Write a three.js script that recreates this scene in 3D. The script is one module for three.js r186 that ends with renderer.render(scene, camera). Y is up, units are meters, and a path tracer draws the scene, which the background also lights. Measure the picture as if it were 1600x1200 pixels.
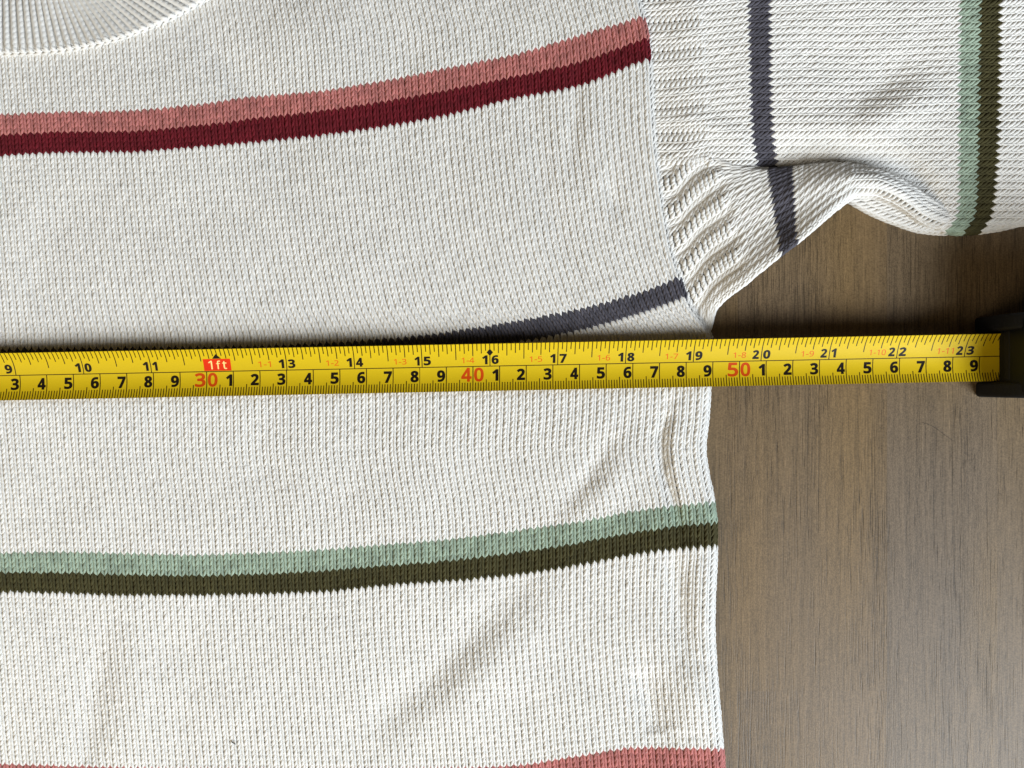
import * as THREE from 'three';
import { RoundedBoxGeometry } from 'three/addons/geometries/RoundedBoxGeometry.js';
import { mergeGeometries } from 'three/addons/utils/BufferGeometryUtils.js';
import { RectAreaLightUniformsLib } from 'three/addons/lights/RectAreaLightUniformsLib.js';

// ---------------------------------------------------------------- camera, light, exposure
const scene = new THREE.Scene();
const FOCAL = 1204, EYE = 0.297;                       // focal length in photo pixels (1600 wide), eye height over the table
const camera = new THREE.PerspectiveCamera(2 * Math.atan(600 / FOCAL) * 180 / Math.PI, 4 / 3, 0.02, 20);
camera.position.set(0, EYE, 0);
camera.up.set(0, 0, -1);
camera.lookAt(0, 0, 0);
scene.background = new THREE.Color().setRGB(0.075, 0.060, 0.042);   // the dim, warm room around the table
const renderer = new THREE.WebGLRenderer({ antialias: true });
renderer.setSize(1024, 768);
renderer.toneMapping = THREE.LinearToneMapping;
renderer.toneMappingExposure = 0.51;
renderer.shadowMap.enabled = true;
RectAreaLightUniformsLib.init();

function areaLamp(name, label, category, pos, w, h, color, intensity, glow) {
  const g = new THREE.Group(); g.name = name; g.userData = { label, category };
  g.position.set(...pos); g.lookAt(0, 0, 0);           // local +z faces the table
  scene.add(g);
  const pane = new THREE.Mesh(new THREE.BoxGeometry(w, h, 0.006), new THREE.MeshStandardMaterial({ color: 0x222222, emissive: new THREE.Color().setRGB(...color), emissiveIntensity: glow, roughness: 0.6 }));
  pane.name = name === 'window' ? 'pane' : 'diffuser'; g.add(pane);
  const fm = new THREE.MeshStandardMaterial({ color: 0xd8d4cc, roughness: 0.6 }), t = 0.05, bars = [];
  for (const s of [-1, 1]) {
    const a = new THREE.BoxGeometry(t, h + 2 * t, 0.05); a.translate(s * (w / 2 + t / 2), 0, -0.01); bars.push(a);
    const b = new THREE.BoxGeometry(w, t, 0.05); b.translate(0, s * (h / 2 + t / 2), -0.01); bars.push(b);
  }
  const frame = new THREE.Mesh(mergeGeometries(bars), fm); frame.name = 'frame'; g.add(frame);
  const L = new THREE.RectAreaLight(new THREE.Color().setRGB(...color), intensity, w, h);
  L.position.set(0, 0, 0.012); L.rotation.y = Math.PI; L.name = name + '_glow'; g.add(L);
  return g;
}
areaLamp('window', 'large daylit pane out of view, placed to light the table from the lower right', 'window', [0.86, 0.80, 0.84], 0.90, 0.72, [0.83, 0.915, 1.0], 33, 2.0);  // out of view; gives the cool light and shadows from the lower right
areaLamp('unseen_lamp', 'warm square panel out of view, placed to light the left of the table', 'unseen_lamp', [-0.68, 0.62, 0.52], 0.52, 0.52, [1.0, 0.84, 0.58], 9, 1.5);  // unseen source, placed to warm the left side of the sweater

// ---------------------------------------------------------------- helpers
const PX = EYE / FOCAL;                                // metres per photo pixel on the table
const at = (x, y, h) => { const k = (EYE - h) / FOCAL; return [(x - 800) * k, h, (y - 600) * k]; };
const mm = 0.001;
let seed = 7;
const rnd = () => { seed = (seed + 0x6d2b79f5) | 0; let t = Math.imul(seed ^ (seed >>> 15), 1 | seed); t = (t + Math.imul(t ^ (t >>> 7), 61 | t)) ^ t; return ((t ^ (t >>> 14)) >>> 0) / 4294967296; };
const hash = (i, j) => { let h = Math.imul(i | 0, 374761393) + Math.imul(j | 0, 668265263); h = Math.imul(h ^ (h >>> 13), 1274126177); return ((h ^ (h >>> 16)) >>> 0) / 4294967296; };
const fade = (t) => t * t * (3 - 2 * t), clamp = (x, a, b) => Math.min(b, Math.max(a, x)), lerp = (a, b, t) => a + (b - a) * t;
const smooth = (a, b, x) => fade(clamp((x - a) / (b - a), 0, 1));
function noise(x, y) {
  const i = Math.floor(x), j = Math.floor(y), u = fade(x - i), v = fade(y - j);
  return lerp(lerp(hash(i, j), hash(i + 1, j), u), lerp(hash(i, j + 1), hash(i + 1, j + 1), u), v);
}
const fbm = (x, y, n = 4) => { let s = 0, a = 0.5, t = 0; for (let k = 0; k < n; k++) { s += a * noise(x, y); t += a; a *= 0.5; x = x * 2.03 + 17.1; y = y * 2.03 + 5.7; } return s / t; };
// monotone cubic through points, straight beyond both ends
function spline(xs, ys) {
  const n = xs.length, d = [], m = [];
  for (let i = 0; i < n - 1; i++) d[i] = (ys[i + 1] - ys[i]) / (xs[i + 1] - xs[i]);
  m[0] = d[0]; m[n - 1] = d[n - 2];
  for (let i = 1; i < n - 1; i++) m[i] = d[i - 1] * d[i] <= 0 ? 0 : 2 / (1 / d[i - 1] + 1 / d[i]);
  return (x) => {
    if (x <= xs[0]) return ys[0] + m[0] * (x - xs[0]);
    if (x >= xs[n - 1]) return ys[n - 1] + m[n - 1] * (x - xs[n - 1]);
    let i = 0; while (x > xs[i + 1]) i++;
    const h = xs[i + 1] - xs[i], t = (x - xs[i]) / h, t2 = t * t, t3 = t2 * t;
    return (2 * t3 - 3 * t2 + 1) * ys[i] + (t3 - 2 * t2 + t) * h * m[i] + (-2 * t3 + 3 * t2) * ys[i + 1] + (t3 - t2) * h * m[i + 1];
  };
}
const pairs = (...p) => spline(p.map((q) => q[0]), p.map((q) => q[1]));
// a fold: a soft ridge (amp > 0) or groove along a line of points
function fold(points, amp, sigma, taper = true) {
  let x0 = 1e9, x1 = -1e9, y0 = 1e9, y1 = -1e9, total = 0; const seg = [];
  points.forEach((p, i) => {
    x0 = Math.min(x0, p[0]); x1 = Math.max(x1, p[0]); y0 = Math.min(y0, p[1]); y1 = Math.max(y1, p[1]);
    if (i) { const l = Math.hypot(p[0] - points[i - 1][0], p[1] - points[i - 1][1]); seg.push([...points[i - 1], p[0] - points[i - 1][0], p[1] - points[i - 1][1], l, total]); total += l; }
  });
  const R = sigma * 3;
  return (x, y) => {
    if (x < x0 - R || x > x1 + R || y < y0 - R || y > y1 + R) return 0;
    let best = 1e9, where = 0;
    for (const s of seg) {
      const t = clamp(((x - s[0]) * s[2] + (y - s[1]) * s[3]) / (s[4] * s[4]), 0, 1), d = Math.hypot(x - s[0] - t * s[2], y - s[1] - t * s[3]);
      if (d < best) { best = d; where = (s[5] + t * s[4]) / total; }
    }
    return amp * Math.exp(-best * best / (2 * sigma * sigma)) * (taper ? Math.pow(Math.sin(Math.PI * clamp(where, 0.04, 0.96)), 0.6) : 1);
  };
}
function std(r, g, b, roughness = 0.9, more = {}) { const m = new THREE.MeshStandardMaterial({ roughness, ...more }); m.color.setRGB(r, g, b); return m; }
function put(name, geometry, material, parent = scene) {
  const o = new THREE.Mesh(geometry, material); o.name = name; o.castShadow = o.receiveShadow = true; parent.add(o); return o;
}

// ---------------------------------------------------------------- the table: planks with the grain running down the picture
function woodMaps(seedAt, tint, W = 1024, H = 1024) {       // a map is 0.10 m across the grain, 0.32 m along it
  const col = new Uint8Array(W * H * 4), bmp = new Uint8Array(W * H * 4), pore = new Float32Array(W * H), pale = new Float32Array(W * H);
  const wrap = (x, n) => ((x % n) + n) % n;
  for (let k = 0; k < 8200; k++) {                        // pores: short dark strokes along the grain
    const x = rnd() * W, y0 = rnd() * H, dense = fbm(x / 120 + seedAt, y0 / 500, 2);
    if (rnd() > dense * 1.7 - 0.3) continue;
    const len = 12 + 105 * rnd() * rnd(), s = 0.30 + 0.70 * rnd(), wide = 0.8 + 1.1 * rnd(), drift = (rnd() - 0.5) * 0.05;
    for (let q = 0; q < len; q++) {
      const e = Math.sin(Math.PI * (q + 0.5) / len), xx = x + q * drift + (noise(q / 14, k) - 0.5) * 2.4, y = wrap(Math.floor(y0 + q), H);
      for (let i = Math.floor(xx - wide); i <= xx + wide; i++) pore[y * W + wrap(i, W)] += s * e * Math.max(0, 1 - Math.abs(i - xx) / (wide + 0.3));
    }
  }
  for (let k = 0; k < 3200; k++) {                        // and paler flecks
    const x = rnd() * W, y0 = rnd() * H, len = 6 + 34 * rnd() * rnd(), s = 0.3 + 0.7 * rnd();
    for (let q = 0; q < len; q++) for (const i of [0, 1]) pale[wrap(Math.floor(y0 + q), H) * W + wrap(Math.floor(x + i + 2 * (noise(q / 9, k + 5000) - 0.5)), W)] += s * Math.sin(Math.PI * (q + 0.5) / len);
  }
  for (let y = 0; y < H; y++) for (let x = 0; x < W; x++) {
    const X = x + 24 * (noise(x / 700 + seedAt, y / 330 + 3) - 0.5);
    const broad = fbm(X / 190 + seedAt * 3, y / 900 + seedAt, 3), fine = fbm(X / 11 + seedAt, y / 300 + 9, 3), hair = noise(X / 3.4, y / 16 + seedAt), speck = hash((x >> 2) + seedAt * 31, y);
    const patch = noise(x / 260 + 40 + seedAt, y / 150 + 11);
    let l = 1 + 0.22 * (broad - 0.5) + 0.34 * (fine - 0.5) + 0.26 * (hair - 0.5) + 0.50 * (speck - 0.5);
    const p = Math.min(pore[y * W + x], 1.1), q = Math.min(pale[y * W + x], 1);
    l *= 1 - 0.60 * p; l += 0.30 * q;
    const warm = (broad - 0.5) * 0.30 + (patch - 0.5) * 0.34, o = (y * W + x) * 4;
    const c = [tint[0] * l * (1 + 0.22 * warm), tint[1] * l, tint[2] * l * (1 - 0.75 * warm)];
    for (let n = 0; n < 3; n++) { const v = clamp(c[n], 0, 1); col[o + n] = 255 * (v <= 0.0031308 ? v * 12.92 : 1.055 * Math.pow(v, 1 / 2.4) - 0.055); }
    col[o + 3] = 255;
    const b = clamp(150 + 26 * (fine - 0.5) + 20 * (hair - 0.5) + 14 * (speck - 0.5) - 95 * p + 22 * q, 0, 255); bmp[o] = bmp[o + 1] = bmp[o + 2] = b; bmp[o + 3] = 255;
  }
  const tex = (d, srgb) => { const t = new THREE.DataTexture(d, W, H); t.wrapS = t.wrapT = THREE.RepeatWrapping; t.magFilter = THREE.LinearFilter; if (srgb) t.colorSpace = THREE.SRGBColorSpace; t.needsUpdate = true; return t; };
  return [tex(col, true), tex(bmp, false)];
}
const table = new THREE.Group(); table.name = 'table_top'; table.userData = { kind: 'structure' }; scene.add(table);
{
  const looks = [[1.3, [0.170, 0.113, 0.058]], [4.9, [0.160, 0.110, 0.061]]].map(([s, tint]) => {
    const [map, bump] = woodMaps(s, tint);
    return new THREE.MeshPhysicalMaterial({ map, bumpMap: bump, bumpScale: 0.00014, roughness: 0.46, specularIntensity: 0.65 });
  });
  const joint = (1386 - 800) * PX, w = 0.19, gap = 0.00002;
  for (let k = -2; k < 2; k++) {
    const g = new THREE.BoxGeometry(w - gap, 0.02, 1.0); g.translate(joint + (k + 0.5) * w, -0.01, 0);
    const p = g.attributes.position, uv = g.attributes.uv;
    for (let i = 0; i < p.count; i++) uv.setXY(i, (p.getX(i) + 0.013) / 0.10, -p.getZ(i) / 0.32 + (k & 1) * 0.37);
    put('plank', g, looks[k === 0 || k === -2 ? 1 : 0], table);
  }
}

// ---------------------------------------------------------------- knitting: every visible leg of every stitch is a short, bent length of yarn
const YARN = {
  white: [0.745, 0.722, 0.682], pink: [0.45, 0.165, 0.148], maroon: [0.125, 0.008, 0.014], grey: [0.080, 0.075, 0.090],
  mint: [0.30, 0.37, 0.285], olive: [0.054, 0.047, 0.017],
};
const yarnMaterial = (() => {
  const made = {};
  return (c) => (made[c] ??= Object.assign(new THREE.MeshPhysicalMaterial({ roughness: 0.85, specularIntensity: 0.45, vertexColors: true }), { name: c + '_yarn' }));
})();
Object.keys(YARN).forEach((c) => yarnMaterial(c).color.setRGB(...YARN[c]));
class Knit {                                            // collects yarn and the cloth behind it; one mesh at the end
  constructor() { this.p = []; this.n = []; this.c = []; this.i = []; this.count = 0; }
  vert(x, y, z, nx, ny, nz, c) { this.p.push(x, y, z); this.n.push(nx, ny, nz); this.c.push(c, c, c); return this.count++; }
  mesh(name, color, parent) {
    const g = new THREE.BufferGeometry();
    g.setAttribute('position', new THREE.Float32BufferAttribute(this.p, 3)); g.setAttribute('normal', new THREE.Float32BufferAttribute(this.n, 3));
    g.setAttribute('color', new THREE.Float32BufferAttribute(this.c, 3)); g.setIndex(this.i);
    return put(name, g, yarnMaterial(color), parent);
  }
}
const sub = (a, b) => [a[0] - b[0], a[1] - b[1], a[2] - b[2]], cross = (a, b) => [a[1] * b[2] - a[2] * b[1], a[2] * b[0] - a[0] * b[2], a[0] * b[1] - a[1] * b[0]];
const unit = (a) => { const l = Math.hypot(...a) || 1; return [a[0] / l, a[1] / l, a[2] / l]; };
const ARC = [-1.75, -0.9, 0, 0.9, 1.75], RINGS = 6;
// S(u, v) -> world point of the cloth; the leg runs from (u0, v0) to (u1, v1), lifted by z0 and arched by rise
function leg(K, S, u0, v0, u1, v1, r, z0, rise, tone, bow = 0) {
  const um = (u0 + u1) / 2, vm = (v0 + v1) / 2, c = S(um, vm), n = unit(cross(sub(S(um, vm + 0.3), c), sub(S(um + 0.3, vm), c)));
  const pts = [];
  for (let k = 0; k < RINGS; k++) {
    const t = k / (RINGS - 1), b = Math.sin(Math.PI * t), p = S(lerp(u0, u1, t) + bow * b, lerp(v0, v1, t)), z = z0 + rise * b;
    pts.push([p[0] + n[0] * z, p[1] + n[1] * z, p[2] + n[2] * z]);
  }
  const first = K.count;
  for (let k = 0; k < RINGS; k++) {
    const t = k / (RINGS - 1), tan = unit(sub(pts[Math.min(k + 1, RINGS - 1)], pts[Math.max(k - 1, 0)])), side = unit(cross(tan, n)), up = cross(side, tan), rr = r * (0.36 + 0.64 * Math.pow(Math.sin(Math.PI * (0.08 + 0.84 * t)), 0.7));
    for (const a of ARC) {
      const s = Math.sin(a), h = Math.cos(a), nx = side[0] * s + up[0] * h, ny = side[1] * s + up[1] * h, nz = side[2] * s + up[2] * h;
      K.vert(pts[k][0] + nx * rr, pts[k][1] + ny * rr, pts[k][2] + nz * rr, nx, ny, nz, tone);
    }
  }
  const m = ARC.length;
  for (let k = 0; k < RINGS - 1; k++) for (let a = 0; a < m - 1; a++) { const o = first + k * m + a; K.i.push(o, o + 1, o + m, o + 1, o + m + 1, o + m); }
}
// one knit stitch at wale u, row v (the V points to +v); mmW, mmR its size in metres
function stitch(K, S, u, v, size, o = {}) {
  const tone = 1 + (o.vary ?? 0.09) * (hash(Math.round(u * 3 + 500), Math.round(v * 7 + 900)) - 0.5), j = () => (rnd() - 0.5);
  const w = size * (o.thick ?? 1), z = (o.z ?? 0) * mm, rise = 0.20 * size;
  const a = o.wide ?? 1;
  const f = o.flip ? -1 : 1;                              // one leg lies along the wale, the other slants across
  leg(K, S, u + 0.5 - f * a * (o.lay ?? 0.33) + 0.06 * j(), v - 0.98 + 0.10 * j(), u + 0.5 - f * a * (o.lay ? 0.27 : 0.16) + 0.06 * j(), v + 1.26 + 0.10 * j(), w * ((o.lay ? 0.24 : 0.232) + 0.03 * j()), z - (o.lay ? 0.15 : 0.07) * size, rise * (0.95 + 0.4 * j()), tone, -0.04 * a * f);
  leg(K, S, u + 0.5 + f * a * (o.slant ?? 0.46) + 0.06 * j(), v - 0.92 + 0.10 * j(), u + 0.5 + f * a * (o.slant ? -0.34 : 0.02) + 0.06 * j(), v + 1.24 + 0.10 * j(), w * ((o.lay ? 0.28 : 0.232) + 0.04 * j()), z - 0.07 * size, rise * ((o.lay ? 0.75 : 1.3) + 0.4 * j()), tone, 0.04 * a * f);
}
// a purl bump: the arcs that cross the wale
function purl(K, S, u, v, size, z) {
  const tone = 0.95 + 0.09 * hash(Math.round(u * 3), Math.round(v * 7)), j = () => (rnd() - 0.5) * 0.08;
  leg(K, S, u - 0.05 + j(), v + 0.15 + j(), u + 0.62 + j(), v + 0.62 + j(), size * 0.34, z + 0.06 * size, 0.12 * size, tone);
  if (z >= 0) leg(K, S, u + 0.22 + j(), v + 0.58 + j(), u + 0.86 + j(), v + 1.02 + j(), size * 0.33, z + 0.02 * size, 0.12 * size, tone);
  leg(K, S, u + 0.45 + j(), v + 0.05 + j(), u + 1.05 + j(), v + 0.48 + j(), size * 0.33, z + 0.00 * size, 0.12 * size, tone);
}
// the cloth behind the yarn: quads between whole wales and rows
function backing(pick, S, u0, u1, v0, v1, inside, depth, step = 1) {
  const cache = new Map();
  const N = (u, v) => { const key = u + '/' + v; if (!cache.has(key)) { const c = S(u, v), n = unit(cross(sub(S(u, v + 0.3), c), sub(S(u + 0.3, v), c))); cache.set(key, [[c[0] - n[0] * depth, c[1] - n[1] * depth, c[2] - n[2] * depth], n]); } return cache.get(key); };
  for (let v = v0; v < v1; v += step) for (let u = u0; u < u1; u += step) {
    if (!inside(u + step / 2, v + step / 2)) continue;
    const K = pick(u, v), q = [[u, v], [u + step, v], [u, v + step], [u + step, v + step]].map(([a, b]) => { const [p, n] = N(a, b); return K.vert(...p, ...n, 0.98); });
    K.i.push(q[0], q[2], q[1], q[1], q[2], q[3]);
  }
}

// ---------------------------------------------------------------- the sweater
const sweater = new THREE.Group(); sweater.name = 'sweater'; scene.add(sweater);
sweater.userData = { label: 'white knitted cotton sweater with red, grey and green stripes laid flat', category: 'sweater' };

// outline of the front panel: armhole seam down to the underarm, then the side
const edgeX = pairs([-120, 982], [0, 997], [50, 1010], [100, 1015], [200, 1020], [290, 1030], [380, 1045], [440, 1063], [480, 1078], [510, 1100], [528, 1110], [600, 1108], [650, 1105], [700, 1100], [740, 1105], [790, 1115], [830, 1118], [860, 1118], [900, 1116], [980, 1114], [1040, 1117], [1100, 1122], [1150, 1126], [1200, 1130], [1320, 1136]);
// rows: picture height of each colour change at twelve stations across the panel
const stations = [0, 100, 200, 300, 400, 500, 600, 700, 800, 900, 1000, 1118];
const changes = [
  [0, [183, 179, 177, 168, 155, 146, 130, 110, 90, 61, 31, 0]], [4, [214, 210, 209, 201, 189, 177, 162, 145, 124, 103, 67, 34]], [8, [247, 242, 241, 234, 226, 216, 202, 184, 158, 139, 101, 68]],
  [44, [549, 548, 547, 546, 544, 540, 533, 522, 506, 487, 460, 411]], [48, [583, 582, 581, 580, 577, 573, 566, 555, 539, 520, 492, 449]],
  [84, [866, 865, 867, 869, 866, 861, 853, 845, 832, 818, 799, 786]], [88, [896, 897, 900, 901, 899, 894, 886, 878, 866, 851, 832, 818]], [92, [927, 929, 932, 932, 930, 927, 917, 910, 901, 886, 867, 855]],
  [128, [1195, 1198, 1201, 1203, 1204, 1205, 1204, 1202, 1198, 1183, 1170, 1172]], [132, [1227, 1230, 1233, 1235, 1236, 1237, 1236, 1234, 1230, 1216, 1204, 1206]],
];
const atStation = changes.map(([v, ys]) => [v, spline(stations, ys)]);
const rowsV = [-40, ...changes.map((c) => c[0]), 172];
const GX0 = -420, GDX = 10, GN = 165, GV0 = -60, GVN = 260, grid = new Float32Array(GN * GVN);
for (let i = 0; i < GN; i++) {
  const x = GX0 + i * GDX, ys = atStation.map(([, f]) => f(clamp(x, -100, 1160))), s = spline(rowsV, [ys[0] - 40 * lerp(8.1, 8.9, clamp(x / 1100, 0, 1)), ...ys, ys[9] + 40 * 8.2]);
  for (let k = 0; k < GVN; k++) grid[i * GVN + k] = s(GV0 + k);
}
function rowY(x, v) {
  const a = clamp((x - GX0) / GDX, 0, GN - 1.001), b = clamp(v - GV0, 0, GVN - 1.001), i = Math.floor(a), k = Math.floor(b), f = a - i, g = b - k, o = i * GVN + k;
  return lerp(lerp(grid[o], grid[o + 1], g), lerp(grid[o + GVN], grid[o + GVN + 1], g), f);
}
const WALES = 100;
const bodyFolds = [
  fold([[1046, 630], [1033, 680], [1036, 735], [1056, 795], [1066, 840]], -2.5, 8), fold([[1062, 640], [1052, 700], [1062, 760], [1084, 820]], 1.1, 10),
  fold([[1052, 850], [1058, 930], [1070, 1010]], -2.2, 13), fold([[1096, 860], [1098, 940], [1100, 1010]], 1.2, 13), fold([[1006, 1035], [1014, 1085], [1028, 1150]], -3.0, 17), fold([[1080, 1030], [1084, 1090], [1090, 1150]], 2.0, 20), fold([[968, 670], [922, 742], [868, 805]], -1.2, 14), fold([[988, 700], [948, 764], [900, 820]], 0.9, 19),
  fold([[952, 270], [955, 300], [970, 345]], -1.0, 9), fold([[842, 60], [836, 150], [850, 300], [900, 440]], -0.8, 15), fold([[903, 100], [900, 180], [888, 280]], -0.8, 9), fold([[925, 110], [925, 200], [940, 330]], 0.7, 16),
  fold([[300, 30], [345, 90], [420, 170], [470, 300]], -1.2, 22), fold([[420, 20], [500, 70], [560, 200]], 1.2, 40), fold([[560, 1150], [660, 1075], [745, 985], [840, 890]], -1.6, 23), fold([[640, 1160], [760, 1050], [860, 940]], 1.6, 36), fold([[430, 605], [402, 700], [420, 830]], -0.5, 18), fold([[520, 640], [500, 720], [470, 830]], 0.5, 26), fold([[260, 950], [300, 1060], [285, 1210]], -0.5, 22), fold([[700, 250], [690, 340], [720, 450]], -0.5, 24), fold([[600, 30], [640, 90], [630, 140]], -0.6, 20), fold([[90, 300], [60, 400], [80, 500]], -0.5, 24),
  fold([[165, 980], [150, 1080], [130, 1220]], -1.3, 16), fold([[215, 960], [210, 1080], [205, 1210]], 0.9, 22), fold([[60, 640], [110, 760], [60, 850]], -0.6, 30), fold([[700, 640], [640, 760], [560, 840]], 0.6, 40), fold([[380, 330], [330, 430], [300, 500]], 0.5, 40),
];
const bodyTop = (x, y) => { let h = 5.6 - 0.9 * smooth(50, 20, Math.abs(y + 0.0195 * x - 589)) + 1.6 * (fbm(x / 130 + 3, y / 170 + 8, 3) - 0.5); for (const f of bodyFolds) h += f(x, y); return h; };
function bodyAt(u, v) {                                  // wale u (100 = outline), row v -> picture x, y and height in mm
  let y = rowY(u * 11, v), x = 0, drop = 0, e = 0;
  for (let k = 0; k < 4; k++) {
    const E = edgeX(y), R = lerp(7, 17, smooth(470, 570, y)), L = 0.09 * (y - 600), width = E - L + R * 0.57, s = (WALES - u) / WALES * width;
    if (s < R * Math.PI / 2) { const a = Math.max(s / R, -1.25); x = E - R + R * Math.cos(a); drop = R * (1 - Math.sin(a)); } else { x = E - R - (s - R * Math.PI / 2); drop = 0; }
    y = rowY(Math.min(x, E), v); e = E;
  }
  const inner = Math.min(x, e - 6);
  return [x, y, bodyTop(inner, y) * mm - drop * 0.000235];
}
const bodyS = (u, v) => { const [x, y, h] = bodyAt(u, v); return at(x, y, Math.max(h, 0.0003)); };
const bodyColor = (v) => (v < 0 ? 'white' : v < 4 ? 'pink' : v < 8 ? 'maroon' : v < 44 ? 'white' : v < 48 ? 'grey' : v < 84 ? 'white' : v < 88 ? 'mint' : v < 92 ? 'olive' : v < 128 ? 'white' : v < 132 ? 'pink' : v < 136 ? 'maroon' : 'white');
{
  const kinds = [['a', 'white', 'front_panel'], ['b', 'pink', 0, 4, 'dusty pink stripe across the chest'], ['c', 'maroon', 4, 8, 'maroon stripe below the pink chest stripe'], ['d', 'grey', 44, 48, 'charcoal stripe running under the tape'],
    ['e', 'mint', 84, 88, 'sage green stripe across the belly'], ['f', 'olive', 88, 92, 'dark olive stripe below the sage one'], ['g', 'pink', 128, 132, 'dusty pink stripe at the bottom'], ['h', 'maroon', 132, 136, 'maroon stripe below the bottom pink stripe']];
  const knits = kinds.map(() => new Knit()), pickRow = (v) => { for (let k = 1; k < kinds.length; k++) if (v >= kinds[k][2] && v < kinds[k][3]) return knits[k]; return knits[0]; };
  const seen = (u, v) => { const [x, y] = bodyAt(u, v); return x > -60 && y > -60 && y < 1262; };
  for (let v = -32; v < 142; v++) for (let u = -14; u < WALES + 2; u++) {
    if (!seen(u + 0.5, v + 0.5)) continue;
    const [x, y] = bodyAt(u + 0.5, v + 0.5);
    if (y < 88 && x < 330 && y < 84 - Math.max(0, x - 30) * 0.32 - 22) continue;      // under the collar
    stitch(pickRow(v), bodyS, u, v, 2.62 * mm, { vary: bodyColor(v) === 'white' ? 0.09 : 0.36 });
  }
  backing((u, v) => pickRow(v), bodyS, -34, WALES + 3, -44, 160, (u, v) => true, 0.75 * mm);
  for (let k = 0; k < 3000; k++) {                        // stray fibres standing off the yarn
    const u = -4 + rnd() * 103, v = -25 + rnd() * 160, a = rnd() * 6.28, l = 0.5 + rnd();
    if (bodyColor(v) === 'white' && !(v < -8 && u < 36)) leg(knits[0], bodyS, u, v, u + Math.cos(a) * l, v + Math.sin(a) * l, 0.04 * mm, 0.55 * mm, (0.2 + 0.5 * rnd()) * mm, 1, (rnd() - 0.5) * 0.8);
  }
  const panel = knits[0].mesh('front_panel', 'white', sweater);
  panel.userData.label = 'white front of the sweater';
  for (let k = 1; k < kinds.length; k++) knits[k].mesh('stripe', kinds[k][1], panel).userData.label = kinds[k][4];
}

// ---- collar: a ribbed band lying on the panel, its lower edge cast off in small loops
{
  const K = new Knit(), rim = [[-140, 66], [-60, 80], [0, 83], [50, 82], [100, 78], [150, 69], [200, 55], [260, 31], [310, 5], [360, -24], [420, -62]];
  const len = [0]; for (let i = 1; i < rim.length; i++) len.push(len[i - 1] + Math.hypot(rim[i][0] - rim[i - 1][0], rim[i][1] - rim[i - 1][1]));
  const rx = spline(len, rim.map((p) => p[0])), ry = spline(len, rim.map((p) => p[1]));
  const lean = pairs([-140, -0.25], [0, 0.0], [60, 0.12], [110, 0.28], [165, 0.55], [250, 0.95], [360, 1.2]);
  const RIB = 12.2, ROW = 8.6, n = Math.floor(len[len.length - 1] / RIB);
  const S = (u, v) => {                                  // u counts ribs, v rows from the rim inwards (negative v: over the rim)
    const s = u * RIB, x0 = rx(s), a = lean(x0), d = -v * ROW, inner = Math.max(-d, 0);
    const x = x0 + Math.sin(-a) * inner + (d > 0 ? 0 : 0), y = ry(s) - Math.cos(a) * inner + Math.max(d, 0) * 0.9;
    const f = u - Math.floor(u), ribbed = 0.30 * Math.cos((f - 0.5) * 2 * Math.PI);
    const h = bodyTop(x, y) + 2.7 + ribbed * smooth(0, 2.5, v) + 0.2 * Math.exp(-((v - 0.6) ** 2) / 1.2) - 2.0 * smooth(0.6, -1.0, v);
    return at(x, y, h * mm);
  };
  const rev = (u, v) => S(u, -v);
  for (let u = 0; u < n; u++) {
    for (let v = 1; v < 17; v++) {
      const q = -v - 0.3, t = 0.95 + 0.08 * rnd(), j = () => 0.06 * (rnd() - 0.5);
      leg(K, rev, u + 0.44 + j(), q - 1.3, u + 0.52 + j(), q + 1.3, 1.08 * mm, -0.3 * mm, 0.12 * mm, t);
      leg(K, rev, u - 0.05 + j(), q - 1.0, u + 0.05 + j(), q + 1.0, 0.72 * mm, -0.42 * mm, 0.12 * mm, t);
      leg(K, rev, u + 0.66 + j(), q - 0.5, u + 0.40 + j(), q + 0.9, 0.84 * mm, -0.10 * mm, 0.26 * mm, t);
    }
    const t = 0.95 + 0.08 * rnd(), j = () => 0.12 * (rnd() - 0.5);                          // cast-off chain
    leg(K, rev, u + 0.02 + j(), -0.45 + j(), u + 1.00 + j(), -0.05 + j(), 0.60 * mm, 0, 0.35 * mm, t);
    leg(K, rev, u + 0.36 + j(), -1.15 + j(), u + 0.70 + j(), -0.05 + j(), 0.80 * mm, 0, 0.4 * mm, t);
    leg(K, rev, u + 0.10 + j(), 0.50 + j(), u + 0.80 + j(), 0.05 + j(), 0.58 * mm, -0.1 * mm, 0.3 * mm, t);
  }
  backing(() => K, (u, v) => rev(u / 2, v / 2), 0, 2 * n, -36, 3, () => true, 0.55 * mm);
  K.mesh('collar', 'white', sweater).userData.label = 'ribbed crew neck collar';
}

// ---- sleeve: the upper sheet, and the slack fold of it that drops to the underarm
const greyL = pairs([-60, 1172], [0, 1172], [100, 1174], [200, 1177], [250, 1184], [300, 1192]), greyR = pairs([-60, 1205], [0, 1205], [100, 1206], [200, 1209], [250, 1215], [300, 1224]);
const mintL = pairs([-60, 1503], [0, 1502], [200, 1500], [290, 1500], [335, 1497], [365, 1478], [390, 1466]), mintR = pairs([-60, 1534], [0, 1533], [200, 1530], [290, 1528], [335, 1524], [365, 1507], [390, 1495]), oliveR = pairs([-60, 1566], [0, 1565], [200, 1562], [290, 1557], [335, 1551], [365, 1532], [390, 1519]);
const crease = pairs([1010, 236], [1100, 238], [1150, 243], [1203, 256], [1250, 252], [1300, 250], [1350, 255], [1400, 272], [1450, 303], [1497, 339], [1530, 358]);
const hem = pairs([1440, 356], [1470, 363], [1500, 366], [1530, 364], [1560, 359], [1600, 351], [1700, 331]);
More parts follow.
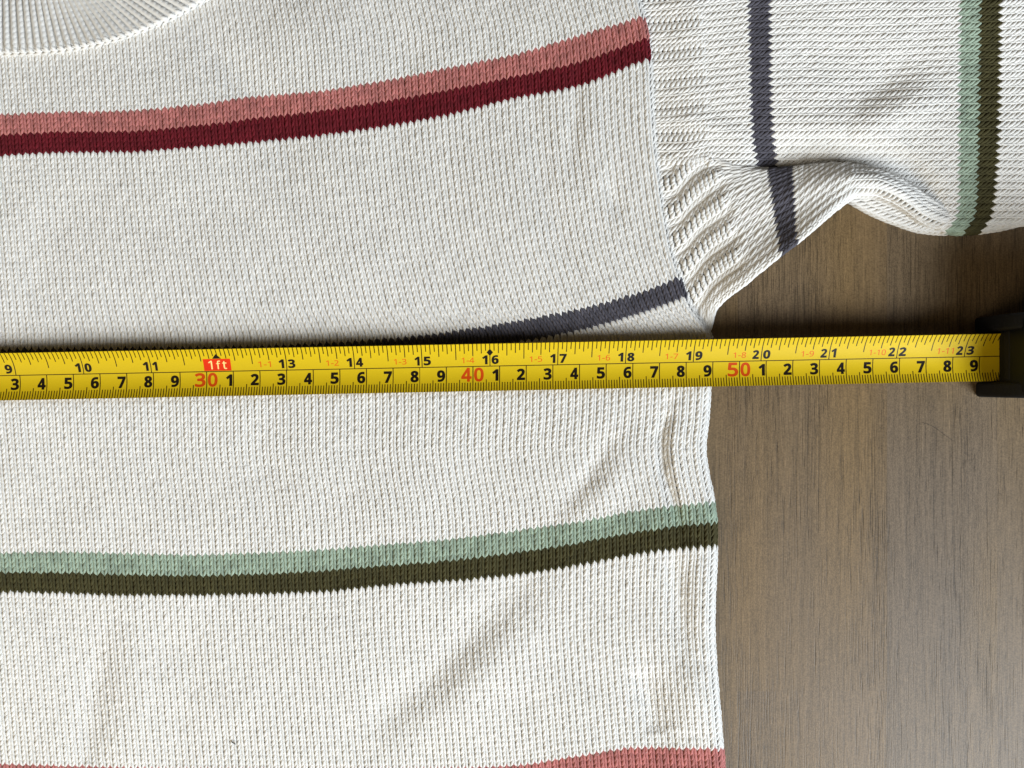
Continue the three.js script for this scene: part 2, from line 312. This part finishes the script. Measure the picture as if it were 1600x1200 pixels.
const sleeveFolds = [
  fold([[1320, 215], [1395, 178], [1480, 140]], 2.3, 22), fold([[1290, 175], [1360, 140], [1430, 95]], -1.3, 22), fold([[1420, 235], [1500, 215], [1600, 205]], 1.0, 40), fold([[1250, 205], [1300, 190], [1340, 160]], 0.9, 18),
  fold([[1230, 60], [1300, 90], [1380, 50]], -0.8, 30), fold([[1050, 180], [1130, 205], [1190, 230]], 0.9, 14),
];
const upperTop = (x, y) => {
  let h = 3.9 + 2.2 * smooth(1015, 1090, x) + 1.2 * (fbm(x / 110 + 31, y / 90 + 2, 2) - 0.5);
  for (const f of sleeveFolds) h += f(x, y);
  const d = crease(x) - y;                               // sinks under the slack fold
  return h - 3.0 * smooth(55, 4, d) * smooth(1150, 1215, x) * (1 - smooth(1420, 1490, x));
};
const PITCH = 11.25;
function sleeveX(r, y) {
  const xs = [edgeX(clamp(y, -120, 520)) - 1, greyL(y), greyR(y), mintL(y), mintR(y), oliveR(y)], rs = [0, 20, 24, 60, 64, 68];
  if (r >= 68) return xs[5] + (r - 68) * 8.05;
  if (r < 0) return xs[0] + r * 8.3;
  let k = 0; while (r > rs[k + 1]) k++;
  return lerp(xs[k], xs[k + 1], (r - rs[k]) / (rs[k + 1] - rs[k]));
}
function upperAt(w, r) {
  let y = w * PITCH, x = 0, drop = 0;
  const flat = y, lean = 9 * (noise(w / 7, r / 14 + 3) - 0.5);
  for (let k = 0; k < 3; k++) {
    x = sleeveX(r, y);
    y = flat + 15 * (1 - smooth(1005, 1180, x)) * (1 - smooth(150, 235, flat)) + 10 * smooth(1120, 1060, x) * smooth(190, 235, flat) + (lean - 0.045 * (x - 1200)) * smooth(1060, 1200, x) * (1 - smooth(120, 240, flat));
    drop = 0;
    if (x > 1395) {
      const R = 15, yb = hem(x), s = yb + R * 0.57 - y;
      if (s < R * Math.PI / 2) { const a = Math.max(s / R, -1.25); y = yb - R + R * Math.cos(a); drop = R * (1 - Math.sin(a)); }
    }
  }
  return [x, y, drop];
}
const RIBS = 11.2;                                       // rows of ribbing next to the seam
const isPurlU = (w) => { const m = ((Math.floor(w) % 4) + 4) % 4; return m === 1 || m === 2; };
const ribWave = (c) => Math.cos((c - 0.0) * Math.PI / 2);  // + in the middle of two knit wales, - in the middle of two purl wales
const upperS = (w, r) => {
  const [x, y, drop] = upperAt(w, r);
  const rib = 0.26 * -ribWave(w - 2 + 0) * smooth(RIBS + 0.6, RIBS - 0.9, r) * smooth(-1, 2, r);
  return at(x, y, Math.max(0.3, upperTop(x, Math.min(y, 400)) + rib - drop * 0.235) * mm);
};
const upperM = (u, v) => upperS(-u, v);                  // mirrored, so that the stitches keep their face up
// the slack fold: columns across it, given by its lower edge, its crease and three heights (edge, middle, crease)
const cols = [
  [0, 1112, 522, 1027, 243, 2.4, 3.8, 3.9], [5, 1138, 474, 1070, 242, 7.0, 5.8, 5.2], [11, 1166, 443, 1116, 243, 11.8, 8.4, 6.0], [17, 1222, 397, 1201, 256, 14.5, 10.2, 6.2], [21, 1247, 378, 1240, 254, 15.0, 11.0, 6.2],
  [25, 1280, 350, 1272, 251, 14.6, 11.8, 6.2], [29, 1310, 325, 1305, 250, 13.4, 12.4, 6.0], [33, 1338, 308, 1337, 254, 11.0, 12.6, 6.0], [37, 1364, 308, 1368, 260, 8.6, 12.6, 6.5], [41, 1391, 317, 1400, 273, 7.4, 12.0, 7.0], [45, 1416, 332, 1428, 289, 6.4, 10.2, 6.6],
  [49, 1438, 349, 1455, 307, 5.0, 8.0, 6.2], [53, 1464, 360, 1483, 328, 3.8, 6.4, 5.4], [57, 1498, 365, 1512, 347, 2.8, 5.0, 4.6],
];
const colF = [1, 2, 3, 4, 5, 6, 7].map((k) => spline(cols.map((c) => c[0]), cols.map((c) => c[k])));
const JMAX = 25;
function slackAt(j, r) {
  const [bx, by, cx, cy, hb, hm, hc] = colF.map((f) => f(r)), L = Math.hypot(cx - bx, cy - by), R = lerp(6, 10, smooth(20, 36, r));
  const P = lerp(40, 5, smooth(2, 14, r)), lin = j * Math.max(10.6, L / JMAX), x = Math.max(lin, 0) / L, sat = x / Math.pow(1 + Math.pow(x, P), 1 / P);
  let s = sat * L, drop = 0;
  if (lin < R * Math.PI / 2) { const a = Math.max(lin / R, -1.25); s = R - R * Math.cos(a); drop = R * (1 - Math.sin(a)); } else s = Math.min(L, s) - Math.max(0, R * 0.57 * (1 - x));
  const q = clamp(s / L, 0, 1), h = q < 0.5 ? lerp(hb, hm, Math.sin(q * Math.PI)) : lerp(hm, hc, 1 - Math.cos((q - 0.5) * Math.PI));
  const open = smooth(0, 14, r);                         // at the seam the fold runs on into the upper sheet
  const Y = lerp(by, cy, s / L), toSeam = (edgeX(clamp(Y, 243, 515)) - (1027 + (clamp(Y, 243, 522) - 243) * 85 / 279)) * clamp(1 - r / 11, 0, 1.3);
  return [lerp(bx, cx, s / L) + toSeam, Y, h - drop * 0.235 - smooth(1.0, 2.2, x) * 2.5 * open];
}
const slackS = (j, r) => {
  const [x, y, h] = slackAt(j, r);
  const rib = 0.62 * -ribWave(j - 4 + 1) * smooth(RIBS + 1.2, RIBS - 0.6, r) * smooth(-1, 2, r) * smooth(1, 3.5, j);
  return at(x, y, Math.max(0.3, h + rib) * mm);
};
const isPurlJ = (j) => { const m = ((Math.floor(j) % 4) + 4) % 4; return m === 0 || m === 1; };
{
  const base = new Knit(), rib = new Knit(), grey = new Knit(), mint = new Knit(), olive = new Knit();
  const pickU = (r) => (r < RIBS ? rib : r >= 20 && r < 24 ? grey : r >= 60 && r < 64 ? mint : r >= 64 && r < 68 ? olive : base);
  const inU = (w, r) => { const [x, y, drop] = upperAt(w, r); return y < crease(x) + (x < 1150 ? 16 : 14) + (x > 1470 ? 200 : 0) && drop < 22 && x < 1680; };
  for (let w = -6; w < 37; w++) for (let r = -1; r < 82; r++) {
    if (!inU(w + 0.5, r + 0.5)) continue;
    if (r < 11 && r >= 0 && isPurlU(w)) purl(rib, upperM, -w - 1, r, 2.5 * mm, 0);
    else stitch(pickU(r), upperM, -w - 1, r, 2.55 * mm, { flip: true, vary: pickU(r) === base || pickU(r) === rib ? 0.09 : 0.36, lay: 0.36, slant: 0.62 });
  }
  backing((u, r) => pickU(r), upperM, -38, 16, -2, 96, (u, r) => inU(-u, r), 0.5 * mm);
  const pickS = (r) => (r < RIBS ? rib : r >= 17 && r < 21 ? grey : base);
  const inS = (j, r) => { const [bx, by, cx, cy] = colF.map((f) => f(r)), L = Math.hypot(cx - bx, cy - by); return j * Math.max(10.6, L / JMAX) < L * (r > 12 ? 1.5 : 1.06) && j > -1.2; };
  const overCrease = (j, r) => { const [bx, by, cx, cy] = colF.map((f) => f(r)); return r > 10 && j * 10.6 > 1.18 * Math.hypot(cx - bx, cy - by); };
  for (let j = -1; j < 26; j++) for (let r = -2; r < 57; r++) {
    if (!inS(j + 0.5, r + 0.5) || overCrease(j + 0.5, r + 0.5)) continue;
    if (r < 11 && r >= 0 && j > 1 && isPurlJ(j)) purl(rib, slackS, j, r, 2.4 * mm, -0.22 * mm);
    else stitch(pickS(r), slackS, j, r, 2.55 * mm, { flip: true, vary: pickS(r) === grey ? 0.36 : 0.09, lay: 0.36, slant: 0.62 });
  }
  backing((j, r) => pickS(r), slackS, -2, 27, -3, 58, inS, 0.5 * mm);
  // the back of the sleeve, seen under the lifted fold
  const back = new Knit(), bhem = pairs([1250, 268], [1300, 300], [1330, 318], [1365, 337], [1400, 351], [1440, 363], [1480, 366], [1520, 364]);
  const backS = (w, r) => {
    const x = 1262 + r * 8.2, R = 9, e = bhem(x), s = -w * 10.5; let y = e - s, drop = 0;
    if (s < R * Math.PI / 2) { const a = Math.max(s / R, -1.25); y = e - R + R * Math.cos(a); drop = R * (1 - Math.sin(a)); } else y = e - s + R * 0.57;
    return at(x, y, Math.max(0.3, 3.0 - drop * 0.235) * mm);
  };
  const backM = (u, v) => backS(-u, v);
  for (let w = -8; w < 1; w++) for (let r = 0; r < 27; r++) stitch(back, backM, -w - 1, r, 2.5 * mm, { flip: true, lay: 0.36, slant: 0.62 });
  backing(() => back, backM, -2, 10, -1, 28, () => true, 0.75 * mm);
  const sleeve = base.mesh('sleeve', 'white', sweater); sleeve.userData.label = 'white sleeve folded at the underarm';
  rib.mesh('ribbing', 'white', sleeve).userData.label = 'ribbed band along the armhole seam';
  grey.mesh('stripe', 'grey', sleeve).userData.label = 'charcoal stripe around the sleeve';
  mint.mesh('stripe', 'mint', sleeve).userData.label = 'sage green stripe around the sleeve';
  olive.mesh('stripe', 'olive', sleeve).userData.label = 'dark olive stripe around the sleeve';
  back.mesh('sleeve_back', 'white', sweater).userData.label = 'back of the sleeve under the fold';
}

// ---------------------------------------------------------------- the tape measure
const tape = new THREE.Group(); tape.name = 'tape_measure'; scene.add(tape);
tape.userData = { label: 'yellow steel tape measure pulled out of its black case, lying across the sweater', category: 'tape measure' };
{
  const MID = 7.8 * mm, ROWS = 4, IN0 = 5.2, ROWLEN = 124 * mm, TW = 2048, TH = 312, WIDTH = 18.9 * mm;
  const canvas = document.createElement('canvas'); canvas.width = TW; canvas.height = TH * ROWS;
  const c = canvas.getContext('2d'), S = TW / (ROWLEN / mm);          // texels per mm
  const START = IN0 * 25.4;                                // mm on the scale where the print begins
  c.fillStyle = '#cdae16'; c.fillRect(0, 0, TW, TH * ROWS);
  for (let k = 0; k < 9000; k++) { c.fillStyle = rnd() > 0.5 ? 'rgba(255,225,60,0.10)' : 'rgba(120,80,0,0.08)'; c.fillRect(rnd() * TW, rnd() * TH * ROWS, 1 + rnd() * 5, 1 + rnd() * 2); }
  const RED = '200px Arial', ink = '#17110a', red = '#c0440a';
  for (let row = 0; row < ROWS; row++) {
    c.save(); c.beginPath(); c.rect(0, row * TH, TW, TH); c.clip();
    c.translate(0, row * TH);
    const X = (v) => (v - START - row * ROWLEN / mm) * S, Y = (f) => f * TH;
    const line = (v, f0, f1, w = 0.31, col = ink) => { c.fillStyle = col; c.fillRect(X(v) - w * S / 2, Y(f0), w * S, Y(f1) - Y(f0)); };
    // a digit drawn to an exact height and width between f0 and f1
    const glyph = (t, x0, x1, f0, f1, col, font = 'bold 200px Arial') => {
      c.save(); c.font = font; c.textBaseline = 'alphabetic'; c.textAlign = 'left';
      const m = c.measureText(t), w = m.actualBoundingBoxRight + m.actualBoundingBoxLeft, h = m.actualBoundingBoxAscent + m.actualBoundingBoxDescent;
      const sx = (x1 - x0) * S / w, sy = (Y(f1) - Y(f0)) / h;
      c.translate(X(x0), Y(f1)); c.scale(sx, sy); c.translate(m.actualBoundingBoxLeft, -m.actualBoundingBoxDescent); c.fillStyle = c.strokeStyle = col; c.lineJoin = 'round'; c.lineWidth = font[0] === 'b' ? 9 : col === red ? 14 : 3; c.fillText(t, 0, 0); c.strokeText(t, 0, 0); c.restore();
    };
    const mid = 0.5, lo = START + row * ROWLEN / mm - 12, hi = lo + ROWLEN / mm + 24;
    c.fillStyle = ink; c.fillRect(0, Y(mid) - 0.14 * S, TW, 0.28 * S);
    for (let q = Math.floor(lo / 25.4 * 16); q < hi / 25.4 * 16; q++) {
      const v = q * 25.4 / 16, m = ((q % 16) + 16) % 16;
      if (q === 12 * 16) { line(v, 0, 0.16); continue; }
      line(v, 0, m === 0 ? mid : m === 8 ? 0.36 : m % 4 === 0 ? 0.285 : m % 2 === 0 ? 0.23 : 0.17);
    }
    for (let q = Math.floor(lo); q < hi; q++) line(q, q % 10 === 0 ? mid : q % 5 === 0 ? 0.763 : 0.822, 1);
    for (let n = Math.floor(lo / 25.4); n < hi / 25.4 + 1; n++) {
      const v = n * 25.4, d = String(n);
      if (n === 12) {
        c.fillStyle = '#d8300c'; c.fillRect(X(v - 5.6), Y(0.236), 10.2 * S, Y(0.485) - Y(0.236));
        glyph('1', v - 3.75, v - 2.35, 0.275, 0.452, '#ffd98a', '200px Arial'); glyph('f', v - 0.9, v + 0.75, 0.275, 0.452, '#ffd98a', '200px Arial'); glyph('t', v + 1.45, v + 3.0, 0.29, 0.452, '#ffd98a', '200px Arial');
        c.fillStyle = ink; c.beginPath(); c.moveTo(X(v - 0.35), Y(0.125)); c.lineTo(X(v - 2.0), Y(0.23)); c.lineTo(X(v + 1.3), Y(0.23)); c.fill();
      } else if (n < 10) glyph(d, v - 3.6, v - 1.1, 0.28, 0.455, ink);
      else { glyph(d[0], v - (d[0] === '1' ? 2.8 : 3.2), v - 1.0, 0.28, 0.455, ink); glyph(d[1], v + 0.7, v + (d[1] === '1' ? 2.4 : 3.2), 0.28, 0.455, ink); }
      if (n === 16) { c.fillStyle = ink; c.beginPath(); c.moveTo(X(v), Y(0.125)); c.lineTo(X(v + 1.2), Y(0.21)); c.lineTo(X(v), Y(0.29)); c.lineTo(X(v - 1.2), Y(0.21)); c.fill(); }
      if (n >= 13) { const k = n - 12, a = v - 25.4 + 0.585 * 25.4; glyph('1-' + k, a, a + (k > 9 ? 6.2 : 4.7), 0.315, 0.43, '#cf600f', '200px Arial'); }
    }
    for (let n = Math.floor(lo / 10); n < hi / 10 + 1; n++) {
      const v = n * 10, d = n % 10;
      if (d) glyph(String(d), v - (d === 1 ? 2.65 : 3.4), v - 0.55, 0.569, 0.787, ink);
      else if (n < 60) { const t = String(n); if (t.length > 1) { glyph(t[0], v - 4.2, v - 0.7, 0.535, 0.79, red, RED); glyph(t[1], v + 0.6, v + 3.8, 0.535, 0.79, red, RED); } }
    }
    c.restore();
  }
  const map = new THREE.CanvasTexture(canvas); map.colorSpace = THREE.SRGBColorSpace; map.magFilter = THREE.LinearFilter; map.anisotropy = 8;
  // blade: a concave strip, tilted so that its upper edge stands higher
  const rho = 15.5 * mm, half = WIDTH / 2 / rho, tilt = 11.5 * Math.PI / 180, skew = -Math.atan(0.0195), thick = 0.16 * mm, NA = 16, k0 = (EYE - MID) / FOCAL;
  const xOf = (inch) => (25 + 105.8 * (inch - 9) - 800) * k0, zMid = (587 - 0.0195 * 800 - 600) * k0, perMm = 105.8 * k0 / 25.4;
  const blade = (r, flip) => {
    const pos = [], uv = [], idx = []; let count = 0;
    for (let row = 0; row < ROWS; row++) {
      const n = 24, first = count;
      for (let i = 0; i <= n; i++) for (let a = 0; a <= NA; a++) {
        const f = i / n, s = START + (row + f) * ROWLEN / mm, g = a / NA, al = lerp(-half, half, g) - tilt;
        const x = xOf(9) + (s - 9 * 25.4) * perMm, sag = 0.5 * mm * Math.sin(s / 70) ;
        const zz = r * Math.sin(al), yy = MID + rho * Math.cos(tilt * 0) - r * Math.cos(al) + (-rho + rho * Math.cos(tilt)) ;
        pos.push(x, yy + sag * 0.4, zMid + zz + rho * Math.sin(tilt) + x * Math.tan(skew)); uv.push(clamp(f, 0.0005, 0.9995), 1 - (row + clamp(g, 0.004, 0.996)) / ROWS); count++;
      }
      for (let i = 0; i < n; i++) for (let a = 0; a < NA; a++) { const o = first + i * (NA + 1) + a, q = o + NA + 1; flip ? idx.push(o, q, o + 1, o + 1, q, q + 1) : idx.push(o, o + 1, q, o + 1, q + 1, q); }
    }
    const geo = new THREE.BufferGeometry(); geo.setAttribute('position', new THREE.Float32BufferAttribute(pos, 3)); geo.setAttribute('uv', new THREE.Float32BufferAttribute(uv, 2)); geo.setIndex(idx); geo.computeVertexNormals(); return geo;
  };
  const b = put('blade', blade(rho, false), new THREE.MeshPhysicalMaterial({ map, roughness: 0.5, specularIntensity: 0.25 }), tape);
  b.userData.label = 'yellow printed steel blade';
  put('blade_underside', blade(rho + thick, true), std(0.5, 0.33, 0.02, 0.45), b);

  // case: a black block with rounded corners, a mouth for the blade between two cheeks
  const rubber = new THREE.MeshPhysicalMaterial({ roughness: 0.6, specularIntensity: 0.45 }), gloss = new THREE.MeshPhysicalMaterial({ roughness: 0.35, specularIntensity: 0.35 });
  rubber.color.setRGB(0.006, 0.006, 0.007); gloss.color.setRGB(0.004, 0.005, 0.006);
  const fx = (1552 - 800) / FOCAL * (EYE - MID), zc = (556 - 600) / FOCAL * (EYE - MID) + 0.2 * mm, halfW = 15.0 * mm;
  const prof = new THREE.Shape();                          // side view: x along the blade, y up
  prof.moveTo(0, 13 * mm); prof.lineTo(0.5 * mm, 24 * mm); prof.bezierCurveTo(2 * mm, 39 * mm, 14 * mm, 49 * mm, 34 * mm, 50 * mm); prof.lineTo(52 * mm, 50 * mm);
  prof.bezierCurveTo(66 * mm, 50 * mm, 72 * mm, 45 * mm, 72 * mm, 40 * mm); prof.lineTo(72 * mm, 8 * mm); prof.quadraticCurveTo(72 * mm, 2 * mm, 66 * mm, 2 * mm); prof.lineTo(10 * mm, 2 * mm); prof.lineTo(3 * mm, 3 * mm); prof.lineTo(3 * mm, 13 * mm); prof.closePath();
  const bodyG = new THREE.ExtrudeGeometry(prof, { depth: 2 * halfW - 6 * mm, bevelEnabled: true, bevelThickness: 3 * mm, bevelSize: 1.6 * mm, bevelSegments: 4, curveSegments: 16 });
  bodyG.translate(fx + 1.6 * mm, 0, zc - halfW + 3 * mm); put('casing', bodyG, gloss, tape).userData.label = 'black casing';
  const cheek = (z0, z1, x0) => {
    const s = new THREE.Shape(), L = 16 * mm, H = 26 * mm;
    s.moveTo(0, 1.5 * mm); s.lineTo(0, 12 * mm); s.quadraticCurveTo(0.4 * mm, 22 * mm, 5 * mm, H); s.lineTo(L, H); s.lineTo(L, 1.5 * mm); s.closePath();
    const g = new THREE.ExtrudeGeometry(s, { depth: z1 - z0 - 2.4 * mm, bevelEnabled: true, bevelThickness: 1.2 * mm, bevelSize: 1.2 * mm, bevelSegments: 4, curveSegments: 8 }); g.translate(x0 + 1.2 * mm, 0, z0 + 1.2 * mm); return g;
  };
  put('bumper', cheek(zc - halfW - 0.2 * mm, zc - 9.2 * mm, fx - 2.4 * mm), rubber, tape); put('bumper', cheek(zc + 9.6 * mm, zc + halfW + 0.4 * mm, fx - 2.0 * mm), rubber, tape);
  const lip = new RoundedBoxGeometry(6 * mm, 4 * mm, 19 * mm, 3, 1 * mm); lip.translate(fx + 3 * mm, 15.5 * mm, zc); put('mouth_lip', lip, rubber, tape);
  const foot = new RoundedBoxGeometry(60 * mm, 2.2 * mm, 24 * mm, 2, 0.75 * mm); foot.translate(fx + 38 * mm, 1.1 * mm, zc); put('foot', foot, rubber, tape);
}

// ---------------------------------------------------------------- small stray things
function strand(name, points, r, color, label, category) {
  const curve = new THREE.CatmullRomCurve3(points.map((p) => new THREE.Vector3(...at(p[0], p[1], p[2] * mm))));
  const o = put(name, new THREE.TubeGeometry(curve, 40, r * mm, 5), std(...color, 0.6)); o.userData = { label, category }; return o;
}
strand('hair', [[1440, 660, 0.08], [1452, 664, 0.3], [1466, 672, 0.25], [1478, 681, 0.2], [1488, 688, 0.08]], 0.05, [0.03, 0.02, 0.015], 'short dark hair lying on the wood below the tape case', 'hair');

strand('fleck', [[362, 1159, 6.8], [365, 1161, 7.1], [368, 1163, 6.8]], 0.2, [0.05, 0.045, 0.04], 'tiny dark fleck caught in the white knit near the bottom', 'fleck');

renderer.render(scene, camera);
